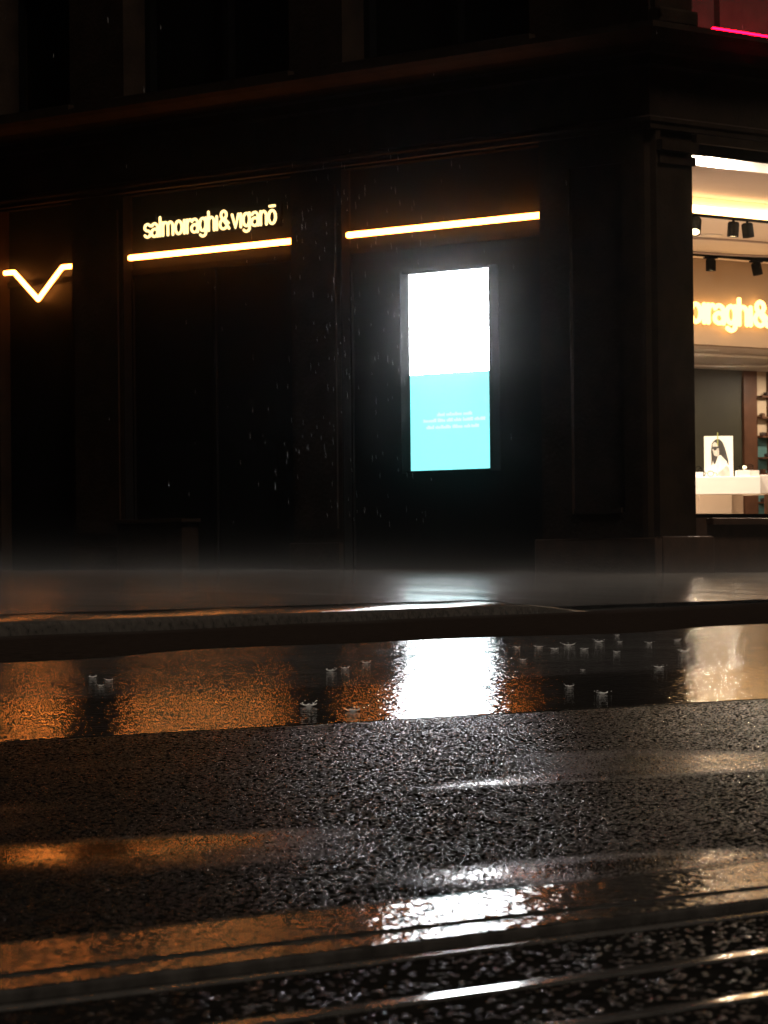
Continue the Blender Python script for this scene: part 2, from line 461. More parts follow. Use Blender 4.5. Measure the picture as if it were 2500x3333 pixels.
# chamfered arris filling the corner itself
b = MB(WF)
pts = [LF(.09, .03, 0), LF(.045, .02, 0), LF(0,0,0)+Vector((0,.045,0)), RF(.045,-.02,0), RF(.09,-.03,0), RF(.09,.3,0), LF(.09,-.3,0)]
lo = [b.bm.verts.new((p.x,p.y,-.1)) for p in pts]; hi = [b.bm.verts.new((p.x,p.y,3.66)) for p in pts]
for i in range(len(pts)): b.bm.faces.new((lo[i], lo[(i+1)%7], hi[(i+1)%7], hi[i]))
b.bm.faces.new(lo); b.bm.faces.new(hi); part(b, 'corner_arris', 'stone')
# lintel, moulding, cornice: mitred round the corner
def mitred(name, prof, s_end_l, s_end_r, m):
    """prof: (projection, z); runs along the left front, round the corner and along the right front"""
    b = MB(WF); rows = []
    for e in ('l', 'c', 'r'):
        row = []
        for p, z in prof:
            if e == 'l': v = LF(s_end_l, p, z)
            elif e == 'r': v = RF(s_end_r, -p, z)
            else: v = LF(-p, p, z)
            row.append(b.bm.verts.new(v))
        rows.append(row)
    for r0, r1 in zip(rows, rows[1:]):
        for i in range(len(prof)-1): b.bm.faces.new((r0[i], r0[i+1], r1[i+1], r1[i]))
    return part(b, name, m)
mitred('lintel', [(-.6,3.66),(.0,3.66),(.0,4.16)], 14, 14, 'stone')
mitred('cornice', [(.0,4.14),(.05,4.16),(.06,4.235),(.12,4.25),(.17,4.31),(.26,4.36),(.30,4.395),(.30,4.44),(.02,4.47),(-.4,4.47)], 14, 14, 'stone')
mitred('architrave_band', [(0,3.60+.06),(.035,3.665),(.035,3.70),(.05,3.72),(.05,3.75),(0,3.77)], 14, 14, 'stone')
# upper wall of the left front with its window openings
b = MB(LF)
for s0, s1 in ((-.0, 1.25), (3.39, 4.04), (6.2, 6.95), (9.1, 14)): b.box(s0, s1, -.5, 0, 4.47, TOP)
for s0, s1 in ((1.25, 3.39), (4.04, 6.2), (6.95, 9.1)): b.box(s0, s1, -.5, -.001, 7.2, TOP); b.box(s0, s1, -.5, -.001, 4.4, 4.53)
part(b, 'upper_wall', 'stone')
for s0, s1 in ((1.25, 3.39), (4.04, 6.2), (6.95, 9.1)):
    fo = MB(LF)
    for a in ((s0, s0+.07), ((s0+s1)/2-.035, (s0+s1)/2+.035), (s1-.07, s1)): fo.box(a[0], a[1], -.34, -.26, 4.53, 7.2)
    fo.box(s0+.07, (s0+s1)/2-.035, -.34, -.26, 5.9, 5.97); fo.box((s0+s1)/2+.035, s1-.07, -.34, -.26, 5.9, 5.97)
    fo.box(s0+.07, s1-.07, -.338, -.262, 4.531, 4.60)
    w = part(fo, 'upper_window', 'frame')
    g = MB(LF); g.box(s0+.02, s1-.02, -.42, -.36, 4.54, 7.2); g.build('pane', 'frame', w)
    si = MB(LF); si.box(s0-.06, s1+.06, -.2, .07, 4.475, 4.528, .006); si.build('sill', 'stone', w)
# black shopfronts of the three bays
def shopfront(s0, s1, doors):
    f = MB(LF); f.box(s0, s1, -.30, -.125, .2, 3.66)
    sf = part(f, 'shopfront', 'black_glass')
    g = MB(LF)
    n = doors
    for i in range(n+1):
        a = s0 + (s1-s0)*i/n; a0 = max(s0, a-.025); a1 = min(s1, a+.025); g.box(a0, a1, -.124, -.10, .22, 2.98)
    g.box(s0, s1, -.123, -.098, 2.93, 2.985)
    g.box(s0, s1, -.123, -.095, .2, .30)
    g.box(s1-.012, s1-.0005, -.0945, -.002, .2, 3.64); g.box(s0, s1, -.12, -.002, 3.641, 3.659)  # black jamb and soffit linings added to keep those faces dark
    g.build('frame_and_dark_lining', 'black_metal', sf)
    return sf
shopfront(6.945, 9.15, 2); shopfront(4.04, 6.24, 2); shopfront(1.14, 3.435, 1)
b = MB(LF); b.box(5.36, 6.235, -.10, .10, .0, .70, .01); b.box(5.33, 6.235, -.10, .13, .70, .735, .006)
part(b, 'stall_riser', 'stone')

# right front: shop window
b = MB(RF); b.box(.5, 14, -.0, .4, -.1, .655); b.box(4.6, 14, 0, .4, .655, 3.66)
part(b, 'wall_below_window', 'stone_low')
fr_ = MB(RF); fr_.box(.5, 4.6, .06, .14, .655, .688); fr_.box(.5, 4.6, .06, .14, 3.518, 3.66); fr_.box(4.54, 4.6, .06, .14, .688, 3.518); fr_.box(.495, .506, .06, .14, .688, 3.518)
sw = part(fr_, 'shop_window', 'frame')
g = MB(RF); g.box(.506, 4.54, .095, .105, .688, 3.518); g.build('pane', 'glass', sw)
g = MB(RF); g.box(.50, 4.62, -.05, -.001, 3.585, 3.655, .004); g.build('head_moulding', 'stone', sw)
g = MB(RF); g.box(.625, 4.62, -.07, -.001, .60, .652, .006); g.build('sill', 'stone_low', sw)
# upper wall of the right front, set back behind a ledge
b = MB(RF); b.box(.5, 14, .42, .9, 4.4, TOP); 
for k in range(6): b.box(1.3+1.5*k, 1.6+1.5*k, .36, .42, 4.475, TOP)
part(b, 'recessed_upper_wall', 'red_wall')
b = MB(RF); b.box(.0, .5, .001, .9, 4.47, TOP); b.box(.0, .46, -.12, .0, 4.47, 4.60, .02); b.box(.02,.46,-.05,0,4.6,TOP); part(b, 'corner_quoin', 'stone')
# shop interior
b = MB(RF); b.box(.45, 16, .15, 9, .0, .27); part(b, 'shop_floor', 'floor')
b = MB(RF); b.box(.45, 16, .33, .37, 3.475, 3.80); part(b, 'front_fascia', 'cream')
b = MB(RF); b.box(.45, 16, .37, 1.94, 3.475, 3.52); part(b, 'front_ceiling', 'greige')
b = MB(RF); b.box(.45, 16, 1.90, 1.94, 3.39, 3.474); part(b, 'inner_fascia', 'cream')
b = MB(RF); b.box(.45, 16, 1.945, 4.67, 3.31, 3.40); part(b, 'ceiling', 'cream')
b = MB(RF); b.box(.45, 16, 4.68, 4.85, 2.457, 3.42); part(b, 'bulkhead', 'tan')
b = MB(RF); b.box(.45, 16, 4.851, 7.7, 2.46, 2.55); part(b, 'low_ceiling', 'cream')
b = MB(RF); b.box(.45, 16, 7.6, 7.8, .27, 2.459); part(b, 'back_wall', 'olive')
b = MB(RF); b.box(10.42, 10.66, 7.57, 7.599, .27, 2.459, .004); part(b, 'wood_post', 'brown')
b = MB(RF); b.box(.30, .44, .45, 8, .0, 3.8); part(b, 'side_wall', 'cream'); b = MB(RF); b.box(16, 16.1, .4, 8, 0, 3.8); part(b, 'side_wall', 'cream')
# closing the building off at the back
b = MB(RF); b.box(0, 16.2, 8.0, 8.2, -.1, TOP); part(b, 'rear_wall', 'stone')

# ------------------------------------------------------------------ lit things on the left front
QB = -.07
bars = []
def light_bar(s0, s1, label):
    t = thing('light_bar', LF((s0+s1)/2, QB, 3.09), label, 'light', 'warm light bars over the shopfronts')
    b = MB(LF); b.tube([LF(s0, QB, 3.09), LF(s1, QB, 3.09)], .0255, 12); b.build('led_tube', 'bar', t)
    b = MB(LF); b.box(s0, s1, -.0985, QB-.022, 3.065, 3.115); b.build('back_rail', 'black_metal', t)
light_bar(1.17, 3.405, 'long warm light bar above the bright digital screen')
light_bar(4.07, 6.21, 'long warm light bar under the glowing sign letters')
t = thing('v_shaped_light', LF(7.5, QB, 3.0), 'warm light tube bent into a V in the leftmost bay', 'light')
b = MB(LF); zt = 3.07
VP = [(9.1,zt),(7.865,zt),(7.515,2.795),(7.165,zt),(6.96,zt)]
for (sa, za), (sb, zb_) in zip(VP, VP[1:]): b.tube([LF(sa, QB, za), LF(sb, QB, zb_)], .0225, 12)
b.build('led_tube', 'bar', t)
b = MB(LF); b.box(7.9, 8.9, -.0985, QB-.02, zt-.015, zt+.015); b.build('back_rail', 'black_metal', t)

# ---- sign letters drawn as rounded strokes, x-height 1
def arc(cx, cy, rx, ry, a0, a1, n=14):
    return [(cx+rx*math.cos(math.radians(a0+(a1-a0)*i/n)), cy+ry*math.sin(math.radians(a0+(a1-a0)*i/n))) for i in range(n+1)]
def GL(ch):
    if ch == 's': return .74, [arc(.37,.745,.29,.255,25,180,10)+arc(.37,.745,.29,.255,190,262,6)+arc(.37,.245,.30,.245,82,-90,10)+arc(.37,.245,.30,.245,-100,-155,5)]
    if ch == 'a': return .84, [arc(.38,.66,.32,.34,150,0,10)+[(.70,0)], arc(.38,.29,.32,.29,0,360,20)]
    if ch == 'l': return .30, [[(.13,0),(.13,1.42)]]
    if ch == 'm': return 1.36, [[(.13,0),(.13,1)], [(.13,.6)]+arc(.39,.66,.26,.34,170,0,8)+[(.65,0)], arc(.91,.66,.26,.34,170,0,8)+[(1.17,0)]]
    if ch == 'o': return .88, [arc(.42,.5,.34,.5,0,360,24)]
    if ch == 'ō': return .88, [arc(.42,.5,.34,.5,0,360,24), [(.20,1.32),(.68,1.32)]]
    if ch == 'ı': return .30, [[(.13,0),(.13,1)]]
    if ch == 'r': return .52, [[(.13,0),(.13,1)], arc(.47,.60,.34,.40,180,92,8)]
    if ch == 'g': return .86, [arc(.39,.52,.31,.48,0,360,22), [(.70,1.0),(.70,-.12)]+arc(.40,-.12,.30,.26,0,-150,10)]
    if ch == 'h': return .84, [[(.13,0),(.13,1.42)], arc(.41,.64,.28,.36,180,0,10)+[(.69,0)]]
    if ch == 'n': return .84, [[(.13,0),(.13,1)], arc(.41,.64,.28,.36,180,0,10)+[(.69,0)]]
    if ch == 'v': return .80, [[(.06,1),(.38,0),(.70,1)]]
    if ch == '&': return 1.14, [arc(.44,1.06,.27,.30,0,360,18), arc(.42,.36,.36,.36,40,330,18), [(.30,.84),(.98,.0)], [(.70,.60),(.92,.42)]]
def sign_letters(root, F, s0, z0, q, scale, xs_, sgn, rad, matl, text):
    u = 0; pos = []
    for ch in text:
        if ch == ' ': u += .10; continue
        adv, strokes = GL(ch)
        b = MB(F)
        for st in strokes:
            b.tube([F(s0 + sgn*(u+x)*scale*xs_, q, z0 + y*scale) for x, y in st], rad, 8)
        b.build('letter', matl, root); pos.append((ch, u)); u += adv
    return u, pos
TXT = 'salmoıraghı & vıganō'
def total(t):
    return sum(.10 if c == ' ' else GL(c)[0] for c in t)
W1 = total(TXT)
sg = thing('shop_sign', LF(5.2, -.1, 3.25), 'glowing yellow lettering in the dark bay above the middle light bar', 'sign')
XH = .115
sign_letters(sg, LF, 6.045, 3.262, -.092, XH, 1.735/(W1*XH), -1, .0122, 'letter', TXT)
b = MB(LF); b.box(4.28, 6.08, -.1245, -.112, 3.235, 3.44); b.build('backing_plate', 'black_metal', sg)

# indoor sign on the bulkhead
TXT2 = 'salmoıraghı & vıganō'
u_o = total('salmo'); u_amp = total('salmoıraghı &')
S2 = (7.165 - 6.13)/(u_amp - u_o - .12)
sg2 = thing('indoor_sign', RF(6.5, 4.6, 2.67), 'bright yellow lettering on the tan bulkhead inside the shop window', 'sign')
sign_letters(sg2, RF, 6.13 - (u_o-.10)*S2, 2.672, 4.615, .175, S2/.175, 1, .0235, 'letter_in', TXT2)

# ------------------------------------------------------------------ digital display
QS = -.115
ds = thing('digital_display', LF(2.24, -.06, 1.05), 'tall digital screen, glaring white above and pale cyan below', 'screen')
sL_, sR_, zb, zt_ = 2.742, 1.742, 1.084, 2.712
b = MB(LF); b.box(sL_, sL_+.012, -.124, -.008, zb-.02, zt_+.02); b.box(sR_-.008, sR_, -.124, -.008, zb-.02, zt_+.02)
b.box(sR_, sL_, -.124, -.03, zt_, zt_+.02); b.box(sR_, sL_, -.124, -.06, zb-.02, zb); b.build('housing', 'housing', ds)
pn = MB(LF)
zm0 = 1.882
pn.box(sR_+.001, sL_-.001, -.1235, QS, zm0, zt_-.001); pn.build('white_panel', 'screen_white', ds)
pn = MB(LF); pn.box(sR_+.001, sL_-.001, -.1235, QS, zb+.001, zm0-.001); cy = pn.build('cyan_panel', 'screen_cyan', ds)
for (a, bb, z) in ((2.43, 2.04, 1.54), (2.59, 1.89, 1.492), (2.555, 1.925, 1.437)):
    s = a; tx = MB(LF)
    while s > bb + .03:
        wd = random.choice((.05,.07,.09,.12)); e = max(bb, s-wd)
        k = s
        while k > e + .006:
            hgt = random.choice((.020,.020,.026,.03)); tx.box(k-.0138, k, QS+.0005, QS+.003, z-.012, z-.012+hgt); k -= .0145
        s = e - .012
    tx.build('caption_line', 'screen_text', ds)


# magenta strip on the ledge of the right front
t = thing('led_strip', RF(3, -.08, 4.44), 'thin magenta light strip along the ledge at upper right', 'light')
b = MB(RF); b.tube([RF(.66, -.10, 4.490), RF(12, -.10, 4.490)], .012, 8); b.build('led_tube', 'pink', t)
b = MB(RF); b.box(.66, 12, -.11, -.06, 4.466, 4.476); b.build('back_rail', 'black_metal', t)

# ------------------------------------------------------------------ shop interior things
t = thing('linear_lamp', RF(5, 1.88, 3.35), 'long bright linear lamp across the front ceiling of the shop', 'light')
b = MB(RF); b.box(.6, 12, 1.80, 1.897, 3.318, 3.388, .01); b.build('diffuser', 'strip', t)
b = MB(RF); b.box(.6, 12, 1.80, 1.90, 3.300, 3.316); b.build('lamp_body', 'black_metal', t)
t = thing('light_track', RF(7, 4.2, 3.29), 'black ceiling track running in front of the tan bulkhead', 'light track')
b = MB(RF); b.box(3, 14, 4.18, 4.225, 3.268, 3.309); b.build('rail', 'black_metal', t)
for s in (5.79, 6.49): b = MB(RF); b.box(s-.06, s+.06, 4.16, 4.245, 3.252, 3.267); b.build('adapter', 'black_metal', t)
def spot(base, direction, r, l, label, group, lens=True):
    base = Vector(base); d = Vector(direction).normalized()
    t = thing('spotlight', base, label, 'spotlight', group)
    b = MB(); b.tube([base, base+Vector((0,0,-.05))], .012, 8); b.build('stem', 'black_metal', t)
    p = base + Vector((0,0,-.05)) - d*.03
    b = MB(); b.lathe([(.0,0),(r*.8,.0),(r,.012),(r,l),(r*.86,l),(r*.84,l-.012),(0,l-.012)], p, 18, d); b.build('lamp_head', 'black_metal', t)
    if lens:
        b = MB(); b.lathe([(0,l-.010),(r*.8,l-.010),(r*.8,l-.006),(0,l-.006)], p, 18, d); b.build('lens', 'spotlens', t)
G1 = 'spotlights on the linear lamp'; G2 = 'spotlights on the black track'
spot(RF(2.76,1.86,3.30), RF(2.70,1.82,0)-RF(2.76,1.86,.10), .055, .15, 'spotlight at the window edge with its lit lens turned to the street', G1)
spot(RF(3.28,1.86,3.30), RF(3.27,1.87,0)-RF(3.28,1.86,.16), .052, .13, 'dark cylinder spotlight, middle one below the bright linear lamp', G1)
spot(RF(3.47,1.86,3.30), RF(3.51,1.87,0)-RF(3.47,1.86,.16), .052, .125, 'grey cylinder spotlight, right one below the bright linear lamp', G1)
spot(RF(5.79,4.2,3.268), (0,0,-1), .050, .115, 'upright black spotlight on the ceiling track above the sign', G2)
spot(RF(6.49,4.2,3.268), RF(6.53,4.2,0)-RF(6.49,4.2,.13), .050, .12, 'tilted black spotlight on the ceiling track, at the right edge', G2)
def downlight(s, q, z, label, r=.11):
    t = thing('downlight', RF(s, q, z), label, 'ceiling light', 'round ceiling downlights in the shop')
    c = RF(s, q, z)
    b = MB(); b.lathe([(r,0),(r*1.12,-.002),(r*1.1,-.012),(r,-.014)], c, 24); b.build('trim_ring', 'white', t)
    b = MB(); b.lathe([(0,-.003),(r*.98,-.003),(r*.98,-.011),(0,-.011)], c, 24); b.build('lens', 'spotlens', t)
downlight(4.32, 3.0, 3.31, 'round downlight in the upper ceiling between the two rows of spotlights')
downlight(6.95, 5.25, 2.459, 'round downlight in the low ceiling just under the indoor sign', .13)
downlight(9.12, 7.0, 2.459, 'small round downlight above the olive back wall at the window edge', .07)
t = thing('ceiling_rail', RF(5.3,3.6,3.30), 'thin curved rail on the shop ceiling in front of the track', 'ceiling rail')
b = MB(); b.tube([RF(5.2+1.5*math.cos(a), 3.55+.55*math.sin(a), 3.285) for a in [i*2*math.pi/60 for i in range(61)]], .012, 6); b.build('curved_rail', 'greige', t)
t = thing('ceiling_rail', RF(7.6,6,2.43), 'pale curved rail under the low ceiling below the indoor sign', 'ceiling rail')
b = MB(); b.tube([RF(7.9+1.7*math.cos(a), 6.2+.75*math.sin(a), 2.43) for a in [i*2*math.pi/60 for i in range(61)]], .016, 6); b.build('curved_rail', 'white', t)

# display table, turned square to the street corner
t = thing('display_table', (2.8, 29.5, .27), 'white display table on a block base behind the shop window', 'table')
b = MB(); b.box(2.42, 3.145, 29.2, 29.9, .868, 1.016, .004); b.build('table_top', 'white', t)
b = MB(); b.box(2.648, 2.918, 29.36, 29.75, .27, .867); b.build('base', 'white', t)
b = MB(); b.box(2.919, 3.02, 29.42, 29.75, .27, .867); b.build('base', 'offwhite_shade', t)  # side of the base, its shading put into a darker colour
t = thing('display_plinth', (3.4, 29.8, .27), 'off-white display block to the right of the white table', 'plinth')
b = MB(); b.box(3.148, 3.75, 29.30, 29.95, .872, 1.03, .004); b.build('block_top', 'offwhite_shade', t)
b = MB(); b.box(3.25, 3.7, 29.45, 29.9, .27, .871); b.build('base', 'brown', t)
def display_box(x0, x1, xs_, y0, y1, z, h, label):
    t = thing('display_box', ((x0+x1)/2, y0, z), label, 'display box', 'low boxes on the shop table')
    b = MB(); b.box(x0, xs_, y0, y1, z, z+h, .002); b.build('block', 'white', t)
    b = MB(); b.box(xs_+.001, x1, y0+.02, y1, z, z+h-.002, .002); b.build('block_shaded_side', 'offwhite_shade', t)  # shaded side of the box, darkened by colour
display_box(2.55, 2.668, 2.672, 29.24, 29.42, 1.0165, .040, 'low white box at the left end of the display table')
display_box(2.955, 3.14, 3.06, 29.23, 29.42, 1.0165, .052, 'white box at the right end of the display table, with a small print')
def eyewear(x, y, z, label, ang=0):
    t = thing('eyeglasses', (x, y, z), label, 'eyeglasses', 'eyeglasses on the shop boxes')
    c, s = math.cos(ang), math.sin(ang)
    P = lambda a, b_, zz: Vector((x + c*a - s*b_, y + s*a + c*b_, z + zz))
    b = MB()
    for sg_ in (-1, 1): b.tube([P(sg_*.034+.026*math.cos(a), 0, .026+.022*math.sin(a)) for a in [i*math.pi/8 for i in range(17)]], .0028, 6, cap=False)
    b.tube([P(-.009,0,.03), P(0,.0,.034), P(.009,0,.03)], .0025, 6)
    b.build('rim', 'black_metal', t)
    for sg_ in (-1, 1):
        b = MB(); b.tube([P(sg_*.062,0,.034), P(sg_*.064,.10,.032), P(sg_*.062,.135,.008)], .0025, 6); b.build('temple', 'black_metal', t)
eyewear(2.60, 29.27, 1.057, 'dark eyeglasses on the low left box of the display table', .15)
eyewear(2.70, 29.25, 1.0165, 'small eyeglasses lying on the table in front of the portrait', -.3)
eyewear(3.035, 29.27, 1.069, 'eyeglasses on the right-hand white box beside the small glowing glass', .2)
t = thing('glass_piece', (3.028, 29.34, 1.0685), 'small glowing glass on top of the right-hand display box', 'lamp')  # small glass piece given a glow of its own
b = MB(); b.lathe([(0,0),(.012,0),(.011,.006),(.004,.008),(.004,.014)], (3.028,29.34,1.0685), 14); b.build('foot', 'white', t)
b = MB(); b.lathe([(.003,.014),(.014,.018),(.017,.028),(.012,.040),(0,.043)], (3.028,29.34,1.0685), 14); b.build('glass_glow', 'spotlens', t)

# black-and-white print of a woman in sunglasses on the table
t = thing('portrait_print', (2.82, 29.45, 1.0165), 'black and white portrait print of a long-haired person in sunglasses', 'poster')
PX0, PX1, PZ0, PZ1, PY = 2.702, 2.944, 1.0165, 1.364, 29.46
b = MB(); b.box(PX0, PX1, PY, PY+.012, PZ0, PZ1); b.build('print_board', 'print_white', t)
def P2(u, v): return (PX0 + (PX1-PX0)*(u-300)/(745-300), PZ0 + (PZ1-PZ0)*(980-v)/(980-345))
def blob(name, pts, m, lay):
    b = MB(); y = PY - .0006*lay
    vs = [b.bm.verts.new((P2(u, v)[0], y, P2(u, v)[1])) for u, v in pts]; vb = [b.bm.verts.new((p.co.x, PY-.0001, p.co.z)) for p in vs]
    b.bm.faces.new(vs); n = len(vs)
    for i in range(n): b.bm.faces.new((vs[i], vs[(i+1)%n], vb[(i+1)%n], vb[i]))
    b.build(name, m, t)
blob('printed_hair', [(440,430),(470,400),(510,388),(550,400),(590,450),(625,540),(650,640),(672,720),(676,790),(660,785),(640,730),(600,690),(560,640),(530,640),(500,690),(470,770),(445,780),(430,720),(420,790),(405,790),(408,660),(402,590),(410,520),(415,460)], 'print_dark', 1)
blob('printed_face', [(428,470),(450,440),(480,440),(505,470),(520,520),(530,580),(525,640),(500,655),(470,652),(450,640),(445,620),(438,605),(440,590),(425,560),(430,540)], 'print_skin', 2)
blob('printed_sunglasses', [(425,512),(470,505),(515,510),(540,515),(538,530),(500,535),(485,560),(455,568),(440,545),(426,535)], 'print_dark', 3)
blob('printed_mouth', [(440,604),(462,600),(475,606),(460,612),(444,611)], 'print_grey', 3)
blob('printed_torso', [(505,655),(545,645),(600,690),(640,735),(668,800),(690,870),(694,975),(455,975),(450,900),(475,840),(490,790),(470,775),(500,700)], 'print_cloth', 2)
blob('printed_sleeve', [(640,800),(675,830),(692,890),(694,975),(480,975),(520,900),(580,860)], 'print_grey', 3)
t = thing('reflection_rod', (2.812, 29.41, 1.0165), 'thin glowing rod standing in for a yellow reflection before the portrait print', 'reflection streak')  # yellow streak reflected in glass, put in as a glowing rod
b = MB(); b.tube([(2.812,29.42,1.03),(2.812,29.42,1.28)], .0022, 8); b.build('stem', 'glass', t)
b = MB(); b.tube([(2.812,29.42,1.285),(2.812,29.42,1.39)], .0045, 8); b.build('streak_glow', 'rod', t)
b = MB(); b.lathe([(0,0),(.02,0),(.02,.008),(0,.012)], (2.812,29.42,1.0165), 14); b.build('foot', 'white', t)

# shelf unit at the right edge of the window
t = thing('shelf_unit', RF(10.9, 7.4, .27), 'backlit shelf unit with teal and pale compartments at the right edge', 'shelves')
zs = [.30,.62,.95,1.28,1.46,1.70,1.92,2.16,2.45]
b = MB(RF); b.box(10.661, 11.9, 7.585, 7.599, .28, 1.70); b.build('back_panel', 'teal', t)
b = MB(RF); b.box(10.661, 11.9, 7.585, 7.599, 1.701, 2.455); b.build('back_panel', 'pale', t)
for s in (10.84, 11.2, 11.88):
    b = MB(RF); b.box(s, s+.022, 7.495, 7.584, .28, 2.455); b.build('upright', 'brown', t)
for z in zs[:-1]:
    b = MB(RF); b.box(10.661, 11.87, 7.50, 7.583, z, z+.018); b.build('shelf', 'brown', t)
for i, z in enumerate(zs[:-1]):
    for j, s in enumerate((10.70, 10.78, 10.90, 11.0, 11.1)):
        if (i+j) % 3 == 1: continue
        c = thing('eyeglass_case', RF(s, 7.50, z+.018), 'small eyeglass case on a compartment of the backlit shelf unit', 'case', 'eyeglass cases on the shelf unit')
        b = MB(RF); b.box(s-.025, s+.025, 7.505, 7.56, z+.0185, z+.06, .012); b.build('case_body', ('brown','black_metal','red_wall')[(i+j)%3], c)

# area lights: some by the downlights, others added unseen for fascia, table and shelf
def area(name, loc, size, power, col, rot=(0,0,0)):
    l = bpy.data.lights.new(name, 'AREA'); l.shape = 'DISK'; l.size = size; l.energy = power; l.color = col
    o = bpy.data.objects.new(name, l); COL.objects.link(o); o.location = loc; o.rotation_euler = rot; return o
WARM = (1,.80,.61)
for i, (s, q, z, p) in enumerate([(1.2,.22,3.64,120),(2.4,.22,3.64,80),(1.3,1.2,3.44,260),(4.2,1.2,3.44,340),(3.2,3.0,3.28,80),(6.6,2.6,3.28,60),(9,3.2,3.28,60),(6.95,5.3,2.42,30),(9.0,6.6,2.42,30),(10.8,6.9,2.42,22)]):
    area('shop_fill_light', RF(s, q, z), .14, p, WARM)

# ------------------------------------------------------------------ rain splashes
def splash_mesh(r, h, spikes, seed):
    rr = random.Random(seed); b = MB(); seg = spikes*4
    a0 = rr.random()*6
    top = []
    for k in range(seg):
        ph = (k % 4)/4; spike = max(0, math.cos(2*math.pi*ph))
        top.append((1 + .3*spike*rr.uniform(.6,1.2), .55 + spike*rr.uniform(.1,.7)))
    rings = []
    for u, rad in ((0,.34),(.25,.46),(.6,.74),(1,1)):
        rings.append([b.bm.verts.new((r*(rad + (top[k][0]-1)*u)*math.cos(a0+2*math.pi*k/seg), r*(rad+(top[k][0]-1)*u)*math.sin(a0+2*math.pi*k/seg), h*(u*top[k][1])-.001)) for k in range(seg)])
    for u, rad in ((1,.94),(.5,.58),(.12,.2)):
        rings.append([b.bm.verts.new((r*(rad+(top[k][0]-1)*u)*math.cos(a0+2*math.pi*k/seg), r*(rad+(top[k][0]-1)*u)*math.sin(a0+2*math.pi*k/seg), h*(u*top[k][1]*.96)-.0005+.001)) for k in range(seg)])
    for A, B in zip(rings, rings[1:]):
        for k in range(seg): b.bm.faces.new((A[k], A[(k+1)%seg], B[(k+1)%seg], B[k])).smooth = True
    b.bm.faces.new(rings[-1])
    for k in range(spikes):   # thrown droplets
        a = rr.random()*6.28; d = r*rr.uniform(1.1,1.8); z = h*rr.uniform(.8,1.7); s = r*rr.uniform(.07,.14)
        bmesh.ops.create_icosphere(b.bm, subdivisions=1, radius=s, matrix=Matrix.Translation((d*math.cos(a), d*math.sin(a), z)))
    bmesh.ops.recalc_face_normals(b.bm, faces=b.bm.faces)
    me = bpy.data.meshes.new('rain_splash'); b.bm.to_mesh(me); b.bm.free(); me.materials.append(M['splash']); return me
SM = [splash_mesh(1, 1, n, 11+n) for n in (5,6,7,8)]
def lane_z(x, y):
    w = (y-x)*R2; return lane_h(w)

SPL = [
 ('rain splashes left of the screen reflection', 'rain splash crown on the flooded lane left of the white screen reflection',
  [(-.154,9.848,.0084),(-.117,10.031,.0072),(-.058,10.445,.0075)]),
 ('large rain splashes near the lane edge', 'large white rain splash crown near the front edge of the flooded lane',
  [(-.177,8.045,.0103),(-.074,7.874,.0101)]),
 ('faint rain splashes at left', 'faint rain splash crown between the two orange reflections at left',
  [(-.793,9.471,.0068),(-.733,9.271,.0066),(-.728,8.945,.0051)]),
 ('rain splashes right of the screen reflection', 'small rain splash crown in the dark row right of the white screen reflection',
  [(.445,11.832,.0068),(.519,11.836,.0085),(.564,11.657,.0083),(.629,12.026,.012),(.659,11.616,.0083),(.755,12.382,.0106),(.83,12.386,.0053),
   (.868,13.1,.0057),(.921,12.231,.007),(1.044,12.537,.0072),(.419,10.674,.0061),(.747,11.319,.0065),(.965,11.328,.0097)]),
 ('nearer rain splashes at right', 'rain splash crown on the dark water left of the golden window reflection',
  [(.556,9.873,.0042),(.784,10.029,.0086),(.47,8.961,.0064),(.535,8.654,.0087)]),
]
n = 0
for grp, lab, pts in SPL:
    for x, y, r in pts:
        me = SM[n % 4]
        o = bpy.data.objects.new('rain_splash', me); COL.objects.link(o); n += 1
        o.location = (x, y, lane_z(x, y) + .0005); o.scale = (r*1.55, r*1.55, r*random.uniform(.5,.75)); o.rotation_euler = (0,0,random.random()*6)
        tag(o, lab, 'splash', grp)

# ------------------------------------------------------------------ rain in the air (far too many drops to count): one object
b = bmesh.new()
def drop(p, l, r):
    seg = 5; d = Vector((.06, 0, -1)).normalized(); x = d.orthogonal().normalized(); y = d.cross(x); rings = []
    for k, u in enumerate((0,.25,.7,1)):
        rr = r*(.15,.6,1,.3)[k]
        rings.append([b.verts.new(p + d*l*(u-.5) + (x*math.cos(2*math.pi*i/seg)+y*math.sin(2*math.pi*i/seg))*rr) for i in range(seg)])
    for A, B in zip(rings, rings[1:]):
        for i in range(seg): b.faces.new((A[i], A[(i+1)%seg], B[(i+1)%seg], B[i])).smooth = True
    b.faces.new(rings[0]); b.faces.new(rings[-1])
for _ in range(40):
    y = random.uniform(19, 28.5); x = random.uniform(-.14, .14)*y; z = random.uniform(.3, 4.6)
    if y + abs(x - CX) > CY - .25: continue
    drop(Vector((x, y, z)), random.uniform(.02,.05), random.uniform(.0008,.0013))
for _ in range(240):
    s = random.gauss(2.6, .7); q = random.uniform(.05, 1.3); z = random.uniform(.6, 3.6)
    if s < .3: continue
    drop(LF(s, q, z), random.uniform(.02,.07), random.uniform(.0005,.0008))
me = bpy.data.meshes.new('rain'); b.to_mesh(me); b.free(); me.materials.append(M['rain'])
tag(bpy.data.objects.new('rain', me), 'falling raindrops in front of the shopfronts', 'rain', kind='stuff'); COL.objects.link(bpy.data.objects['rain'])

